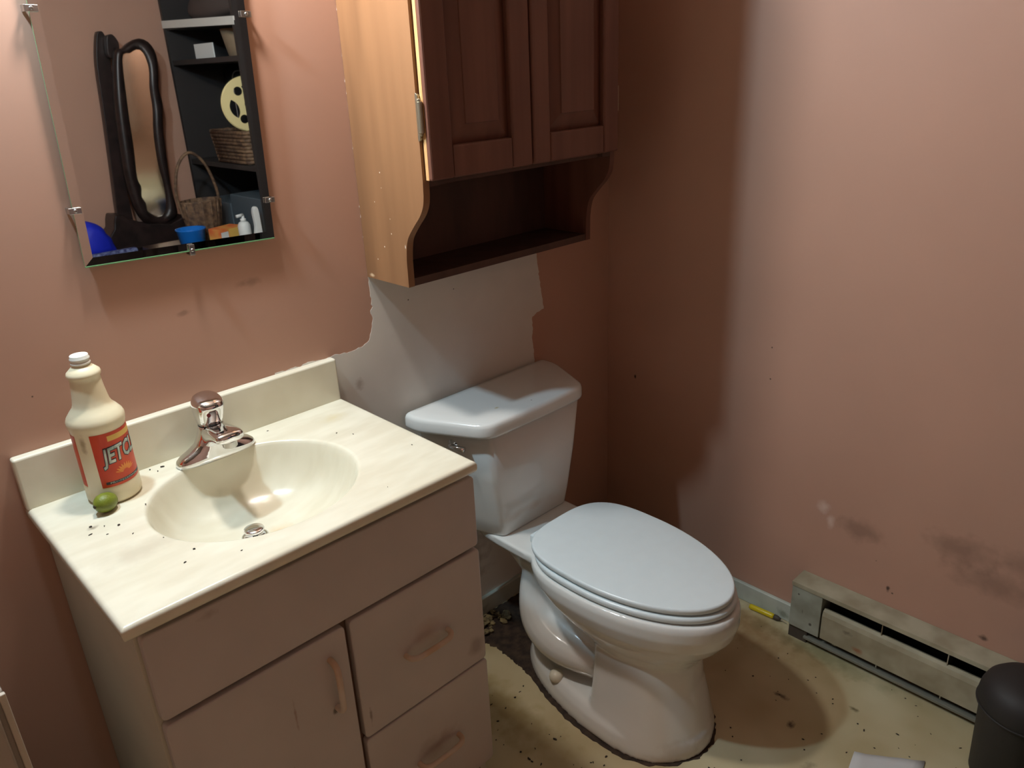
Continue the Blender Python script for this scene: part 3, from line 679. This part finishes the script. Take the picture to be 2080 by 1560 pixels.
for k in range(70):
    x = random.uniform(1.0, 1.53); y = random.uniform(-1.3, -.5)
    if ((x - 1.045) / .175) ** 2 + ((y + .48) / .31) ** 2 < 1: continue
    fl.append((x, y, random.choice((.003, .004, .005))))
chips('floor_crumbs', M_crumb, fl, 0.0, 'dark crumbs and grit scattered over the dirty cream floor')
cr = [(.058, -.165, .006), (.093, -.195, .005), (.075, -.18, .003), (.226, -.041, .006), (.205, -.035, .004), (.213, -.052, .004), (.150, -.16, .004), (.07, -.21, .003), (.10, -.24, .003), (.05, -.19, .004), (.13, -.29, .003), (.53, -.17, .004), (.55, -.20, .003), (.60, -.33, .003), (.44, -.05, .003), (.40, -.05, .002), (.47, -.43, .003), (.15, -.36, .005), (.125, -.385, .004), (.2, -.42, .003)]
chips('counter_crumbs', M_crumb, cr, H, 'dark specks of grit on the cream sink top')
bm = bmesh.new()
for k in range(70):
    p = Vector((random.uniform(.90, 1.06), random.uniform(-.085, -.028), random.uniform(.003, .014)))
    bmesh.ops.create_icosphere(bm, subdivisions=1, radius=random.uniform(.004, .011), matrix=Matrix.Translation(p) @ Matrix.Rotation(random.uniform(0, 6), 4, 'Z') @ Matrix.Diagonal((1.4, .8, .6, 1)))
for v in bm.verts: v.co += Vector((noise.noise(v.co * 90), noise.noise(v.co * 90 + Vector((5, 0, 0))), noise.noise(v.co * 90 + Vector((0, 5, 0))))) * .006; v.co.z = max(.0012, v.co.z); v.co.y = min(-.0135, v.co.y)
tag(from_bm('rubble_heap', bm, M_rag), 'heap of dirty crumbled plaster on the floor behind the toilet', 'debris', kind='stuff')

# ================================================================== WHITE CUPBOARD AT THE LEFT EDGE
wb = empty('white_cupboard', (-.33, -.18, 0), 'white enamelled cupboard standing left of the vanity', 'cupboard')
put(wb, box('body', (-.56, -.340, .0), (-.136, -.012, .735), M_white, bevel=.006), box('door', (-.54, -.354, .05), (-.150, -.3405, .72), M_white, bevel=.004), box('edge_trim', (-.1435, -.346, .005), (-.1345, -.338, .730), M_wedge, bevel=.002))
sg = empty('sponge', (-.165, -.33, .7355), 'tan sponge on the white cupboard', 'sponge')
put(sg, box('foam', (-.205, -.345, .7355), (-.140, -.30, .752), M_sponge, bevel=.004), box('scouring_pad', (-.205, -.345, .7522), (-.140, -.30, .757), M_greybox, bevel=.001))

# ================================================================== THE FAR SIDE OF THE ROOM (seen in the mirror)
ds_ = empty('dresser', (.86, -2.0, 0), 'dark antique dresser against the far pink wall', 'dresser')
put(ds_, box('top', (.55, -2.195, .835), (1.17, -1.86, .858), M_antique, bevel=.004), box('body', (.57, -2.19, .06), (1.15, -1.875, .835), M_antique, bevel=.004))
for k in range(3):
    dz = .09 + k * .245
    d_ = box('drawer', (.59, -1.876, dz), (1.13, -1.862, dz + .23), M_antique, bevel=.004); put(ds_, d_); bpy.context.view_layer.update()
    for kx in (.72, 1.0):
        bm = bmesh.new(); add_lathe(bm, [(.006, 0), (.006, .01), (.014, .018), (.010, .026), (.001, .028)], n=16, mt=Matrix.Translation((kx, -1.863, dz + .115)) @ Matrix.Rotation(-math.pi / 2, 4, 'X')); put(d_, from_bm('knob', bm, M_hinge, smooth=True))
am = empty('antique_mirror', (1.03, -2.06, .858), 'dark carved antique mirror with a tall wavy oval frame on the dresser', 'mirror')
post = [(.981, 1.681), (.996, 1.696), (1.01, 1.687), (1.016, 1.63), (.999, 1.447), (.981, 1.257), (.964, 1.058), (.958, .90), (.902, .90), (.902, .975), (.924, 1.204), (.943, 1.413), (.957, 1.578)]
put(am, prism('post', [tuple(p) for p in catmull(post, 3, True)], -2.135, -2.10, 1, M_antique, bevel=.003))
fin = [(1.002, 1.668), (1.016, 1.682), (1.032, 1.678), (1.045, 1.646), (1.03, 1.601), (.996, 1.602)]
put(am, prism('finial', [tuple(p) for p in catmull(fin, 4, True)], -2.095, -2.06, 1, M_antique, bevel=.003))
outer = [(1.012, 1.619), (1.038, 1.627), (1.076, 1.652), (1.117, 1.665), (1.152, 1.647), (1.17, 1.602), (1.163, 1.532), (1.153, 1.476), (1.155, 1.409), (1.138, 1.323), (1.128, 1.204), (1.121, 1.083), (1.127, .999), (1.118, .958), (1.055, .93), (.995, .946), (.962, 1.002), (.948, 1.124), (.955, 1.26), (.975, 1.45)]
inner = [(1.035, 1.595), (1.067, 1.612), (1.101, 1.626), (1.12, 1.607), (1.127, 1.552), (1.115, 1.478), (1.111, 1.402), (1.096, 1.307), (1.089, 1.189), (1.094, 1.086), (1.085, 1.005), (1.063, .971), (1.032, .971), (1.002, .997), (1.004, 1.030), (.992, 1.059), (.999, 1.10), (.991, 1.139), (1.003, 1.257), (1.014, 1.409)]
def resample(pts, n):
    P = catmull(pts, 8, True); P.append(P[0]); L = [0]
    for q0, q1 in zip(P[:-1], P[1:]): L.append(L[-1] + (q1 - q0).length)
    out = []; k = 0
    for i in range(n):
        t = L[-1] * i / n
        while L[k + 1] < t: k += 1
        out.append(P[k].lerp(P[k + 1], (t - L[k]) / max(1e-9, L[k + 1] - L[k])))
    return out
oo = resample(outer, 96); ii = resample(inner, 96)
bm = bmesh.new()
rings = [[(p.x, -2.055, p.y) for p in oo], [(p.x, -2.03, p.y) for p in oo], [(p.x * .6 + q.x * .4, -2.018, p.y * .6 + q.y * .4) for p, q in zip(oo, ii)], [(q.x, -2.028, q.y) for q in ii], [(q.x, -2.055, q.y) for q in ii]]
add_loft(bm, rings + [rings[0]], False, False); bmesh.ops.remove_doubles(bm, verts=bm.verts[:], dist=1e-5)
put(am, from_bm('oval_frame', bm, M_antique, smooth=True))
bm = bmesh.new(); add_loft(bm, [[(q.x, -2.051 + (q.x - 1.06) * .30, q.y) for q in ii], [(q.x, -2.045 + (q.x - 1.06) * .30, q.y) for q in ii]]); put(am, from_bm('oval_glass', bm, mat('old_mirror_glass', (.72, .66, .56, 1), .10, metal=1.0)))
base_ = [(.80, .8585), (.808, .911), (.844, .955), (.850, .985), (.859, 1.008), (.893, 1.003), (.905, .990), (.912, .984), (.982, .952), (1.072, .938), (1.115, .955), (1.136, .969), (1.145, .93), (1.138, .8585)]
put(am, prism('carved_base', base_, -2.10, -1.985, 1, M_antique, bevel=.006))
def blob(name, pts, y0_, y1_, m, label, cat, lump=.006):
    bm = bmesh.new(); P = [tuple(p) for p in catmull(pts, 5, True)]; cxx = sum(p[0] for p in P) / len(P); czz = sum(p[1] for p in P) / len(P); rings = []
    for k in range(9):
        t = k / 8; y = y0_ + (y1_ - y0_) * t; s = math.sin(math.pi * (0.08 + .84 * t)) ** .5
        rings.append([(cxx + (p[0] - cxx) * s, y, max(czz + (p[1] - czz) * s, min(q[1] for q in P))) for p in P])
    add_loft(bm, rings)
    for v in bm.verts:
        dz_ = noise.noise(v.co * 30) * lump; v.co.x += dz_; v.co.y += noise.noise(v.co * 30 + Vector((3, 1, 2))) * lump
    return tag(from_bm(name, bm, m, smooth=True), label, cat)
blob('drawstring_bag', [(.66, .99), (.72, 1.01), (.76, 1.0), (.79, .97), (.812, .92), (.808, .8610), (.66, .8610)], -2.0, -1.90, M_bluebag, 'bright blue nylon bag on the dresser', 'bag')
tb = box('folded_cloth', (.66, -1.895, .8582), (.88, -1.865, .890), M_pattern, bevel=.008, seg=3); tag(tb, 'blue and white patterned cloth folded on the dresser edge', 'cloth')

st = empty('side_table', (1.03, -1.57, 0), 'small dark side table in front of the shelf unit', 'table')
put(st, box('tabletop', (.87, -1.79, .882), (1.19, -1.36, .905), M_antique, bevel=.004))
for lx in (.885, 1.145):
    for ly in (-1.775, -1.405): put(st, box('leg', (lx, ly, 0), (lx + .03, ly + .03, .882), M_antique))
bm = bmesh.new(); add_lathe(bm, [(.040, .0), (.044, .003), (.052, .062), (.056, .066), (.056, .070), (.050, .069), (.043, .008), (.001, .007)], c=(1.0, -1.60, .9055), n=36); tag(from_bm('plastic_tub', bm, M_bluetub, smooth=True), 'round bright blue plastic tub on the side table', 'tub')
bk = empty('handled_basket', (1.09, -1.68, .9055), 'brown wicker basket with a tall arched handle on the side table', 'basket')
bm = bmesh.new(); add_tube(bm, catmull([(1.015, -1.68, 1.00), (1.003, -1.68, 1.10), (1.03, -1.68, 1.20), (1.083, -1.68, 1.245), (1.135, -1.68, 1.20), (1.165, -1.68, 1.10), (1.165, -1.68, 1.00)], 6), .006, 8); put(bk, from_bm('handle', bm, M_wicker, smooth=True))
bm = bmesh.new(); rr = []
for (z, hx, hy) in ((.906, .055, .040), (.93, .062, .045), (.97, .070, .052), (1.01, .076, .056), (1.06, .080, .058), (1.065, .077, .055), (1.01, .072, .052), (.915, .050, .036)):
    rr.append([(1.09 + hx * math.cos(2 * math.pi * i / 40) * (1 + .03 * (i % 2)), -1.68 + hy * math.sin(2 * math.pi * i / 40) * (1 + .03 * (i % 2)), z) for i in range(40)])
add_loft(bm, rr); put(bk, from_bm('body', bm, M_wicker))
for k in range(14):
    a = 2 * math.pi * k / 14; bm = bmesh.new(); add_tube(bm, [(1.09 + (.056 + .026 * t) * math.cos(a), -1.68 + (.042 + .018 * t) * math.sin(a), .907 + .155 * t) for t in (0, .3, .6, 1)], .0045, 6); put(bk, from_bm('stake', bm, M_wicker, smooth=True))
cb = empty('carton', (1.12, -1.57, .9055), 'orange and yellow printed carton on the side table', 'carton')
R = Matrix.Translation((1.115, -1.555, .9055)) @ Matrix.Rotation(math.radians(-18), 4, 'Z')
bm = bmesh.new(); add_box(bm, (-.055, -.03, 0), (.055, .03, .062), R); put(cb, from_bm('box_body', bm, M_orange, bevel=.001))
bm = bmesh.new(); add_box(bm, (-.048, .03, .012), (-.012, .0305, .048), R); put(cb, from_bm('printed_panel', bm, M_wplastic))
bm = bmesh.new(); add_box(bm, (-.008, .03, .006), (.05, .0305, .056), R); put(cb, from_bm('printed_panel', bm, M_labely))
wbt = empty('pump_bottle', (1.152, -1.43, .9055), 'small white pump bottle on the side table', 'bottle')
bm = bmesh.new(); add_lathe(bm, [(.022, 0), (.024, .004), (.024, .072), (.018, .084), (.009, .089)], c=(1.150, -1.455, .9055), n=28); put(wbt, from_bm('body', bm, M_wplastic, smooth=True))
bm = bmesh.new(); add_lathe(bm, [(.011, .088), (.011, .098), (.006, .100), (.006, .112)], c=(1.150, -1.455, .9055), n=18); add_tube(bm, [(1.152, -1.455, 1.018), (1.122, -1.448, 1.016)], .006, 10); put(wbt, from_bm('pump_head', bm, M_wplastic, smooth=True))
bm = bmesh.new(); pr_ = catmull([(1.162, .906), (1.186, .906), (1.188, 1.00), (1.184, 1.045), (1.170, 1.05), (1.163, 1.03), (1.165, .98), (1.160, .95)], 5, True)
add_prism(bm, [tuple(p) for p in pr_], -1.405, -1.385, 1); hbm = from_bm('plastic_scoop', bm, M_wplastic, bevel=.003); tag(hbm, 'white plastic scoop with an upright handle on the side table', 'scoop')

sh = empty('shelf_unit', (1.40, -1.7, 0), 'dark shelf unit with a white edged shelf in the far corner', 'shelf')
for yy in (-1.985, -1.385): put(sh, box('side_panel', (1.20, yy, 0), (1.585, yy + .018, 1.98), M_shelf))
put(sh, box('back_panel', (1.585, -1.985, .02), (1.592, -1.367, 1.98), M_shelf))
for z in (.08, .45, .82, 1.175, 1.560, 1.690, 1.962): put(sh, box('shelf_board', (1.205, -1.967, z), (1.585, -1.385, z + .018), M_shelf))
bm = bmesh.new(); add_box(bm, (-.0065, -.62, -.014), (0, 0, .014), Matrix.Translation((1.2045, -1.367, 1.690)) @ Matrix.Rotation(-.035, 4, 'X')); put(sh, from_bm('white_edge', bm, M_shelfw, bevel=.001))
tv = empty('television', (1.45, -1.72, 1.193), 'black rounded television on the dark shelf unit', 'television')
put(tv, box('cabinet', (1.395, -1.955, 1.194), (1.575, -1.41, 1.553), M_tv, bevel=.03, seg=4))
bm = bmesh.new(); rp_ = roundpoly([(-1.86, 1.225), (-1.44, 1.225), (-1.44, 1.53), (-1.86, 1.53)], .06, 8); rp_.append(rp_[0]); rp_.append(rp_[1])
add_tube(bm, [(1.3935, p[0], p[1]) for p in rp_], .0022, 8); put(tv, from_bm('silver_trim', bm, M_steel, smooth=True))
bm = bmesh.new(); pts_ = roundpoly([(-1.85, 1.232), (-1.45, 1.232), (-1.45, 1.522), (-1.85, 1.522)], .055, 8); add_prism(bm, pts_, 1.392, 1.398, 0); put(tv, from_bm('screen', bm, M_tv, bevel=.002))
rl = empty('film_reel', (1.265, -1.50, 1.31), 'cream plastic reel with cut-out holes in front of the television', 'reel')
def reel_poly():
    bm = bmesh.new(); n = 64; R = .097
    outer_ = [(R * math.cos(2 * math.pi * i / n), R * math.sin(2 * math.pi * i / n)) for i in range(n)]
    vs_ = [bm.verts.new((x, 0, z)) for x, z in outer_]; edges = [bm.edges.new((vs_[i], vs_[(i + 1) % n])) for i in range(n)]
    holes = [[(.016 * math.cos(t) , .016 * math.sin(t)) for t in [2 * math.pi * k / 20 for k in range(20)]]]
    for k in range(3):
        a0 = math.radians(120 * k + 125); holes.append([(.058 * math.cos(a0) + .016 * math.cos(t), .058 * math.sin(a0) + .016 * math.sin(t)) for t in [2 * math.pi * q / 20 for q in range(20)]])
        a1 = math.radians(120 * k + 195); pts = []
        for q in range(24):
            t = 2 * math.pi * q / 24; u = .034 * math.cos(t); v = .017 * math.sin(t) * (1 - abs(math.cos(t)) ** 3 * .6)
            pts.append((.056 * math.cos(a1) - math.sin(a1) * u + math.cos(a1) * v, .056 * math.sin(a1) + math.cos(a1) * u + math.sin(a1) * v))
        holes.append(pts)
    for h in holes:
        hv = [bm.verts.new((x, 0, z)) for x, z in h]; edges += [bm.edges.new((hv[i], hv[(i + 1) % len(hv)])) for i in range(len(hv))]
    bmesh.ops.triangle_fill(bm, use_beauty=True, use_dissolve=False, edges=edges)
    return bm
bm = reel_poly()
for v in bm.verts: v.co = Matrix.Translation((1.281, -1.520, 1.410)) @ Matrix.Rotation(math.radians(14), 4, 'Z') @ v.co
rd = from_bm('disc', bm, M_cream); sdm = rd.modifiers.new('thick', 'SOLIDIFY'); sdm.thickness = .006; put(rl, rd)
bm = bmesh.new(); add_tube(bm, [tuple(Matrix.Translation((1.281, -1.520, 1.410)) @ Matrix.Rotation(math.radians(14), 4, 'Z') @ Vector((.0965 * math.cos(t), -.003, .0965 * math.sin(t)))) for t in [2 * math.pi * k / 64 for k in range(65)]], .0045, 8); put(rl, from_bm('rim', bm, M_cream, smooth=True))
wk = empty('wicker_tray', (1.25, -1.58, 1.193), 'low brown wicker tray on the television shelf', 'basket')
bm = bmesh.new()
for lay in range(9):
    z = 1.2025 + lay * .0135; k = .86 + .14 * lay / 8; o_p = roundpoly([(1.26 - .05 * k, -1.60 - .155 * k), (1.26 + .05 * k, -1.60 - .155 * k), (1.26 + .05 * k, -1.60 + .155 * k), (1.26 - .05 * k, -1.60 + .155 * k)], .03, 5)
    o_p.append(o_p[0]); add_tube(bm, [(p[0], p[1], z + .0015 * math.sin(q * 2.1 + lay * 3.1)) for q, p in enumerate(o_p)], .0085, 6)
put(wk, from_bm('woven_side', bm, M_wicker, smooth=True)); put(wk, box('tray_floor', (1.22, -1.73, 1.1935), (1.30, -1.47, 1.200), M_wicker))
gb = box('storage_box', (1.22, -1.95, .839), (1.52, -1.70, 1.03), M_greybox, bevel=.004); tag(gb, 'lower and wider grey storage box on the shelf unit', 'box', 'grey storage boxes')
gb = box('storage_box', (1.215, -1.68, .839), (1.50, -1.41, 1.07), M_greybox, bevel=.004); tag(gb, 'taller grey storage box on the shelf unit beside the pump bottle', 'box', 'grey storage boxes')
cdn = box('note_card', (1.245, -1.83, 1.579), (1.249, -1.665, 1.632), M_wplastic); tag(cdn, 'white card standing on the middle shelf', 'card')
bm = bmesh.new(); add_lathe(bm, [(.055, 0), (.06, .004), (.078, .095), (.072, .095), (.054, .01), (.001, .009)], c=(1.32, -1.56, 1.5785), n=32); tag(from_bm('flower_pot', bm, M_clay, smooth=True), 'brown pot standing on the middle shelf', 'pot')
blob('duffel_bag', [(1.24, 1.7095), (1.54, 1.7095), (1.55, 1.80), (1.48, 1.87), (1.32, 1.87), (1.24, 1.80)], -1.93, -1.44, mat('dark_canvas', S(70, 60, 56), .8), 'dark brown canvas bag on the top shelf', 'bag', .01)
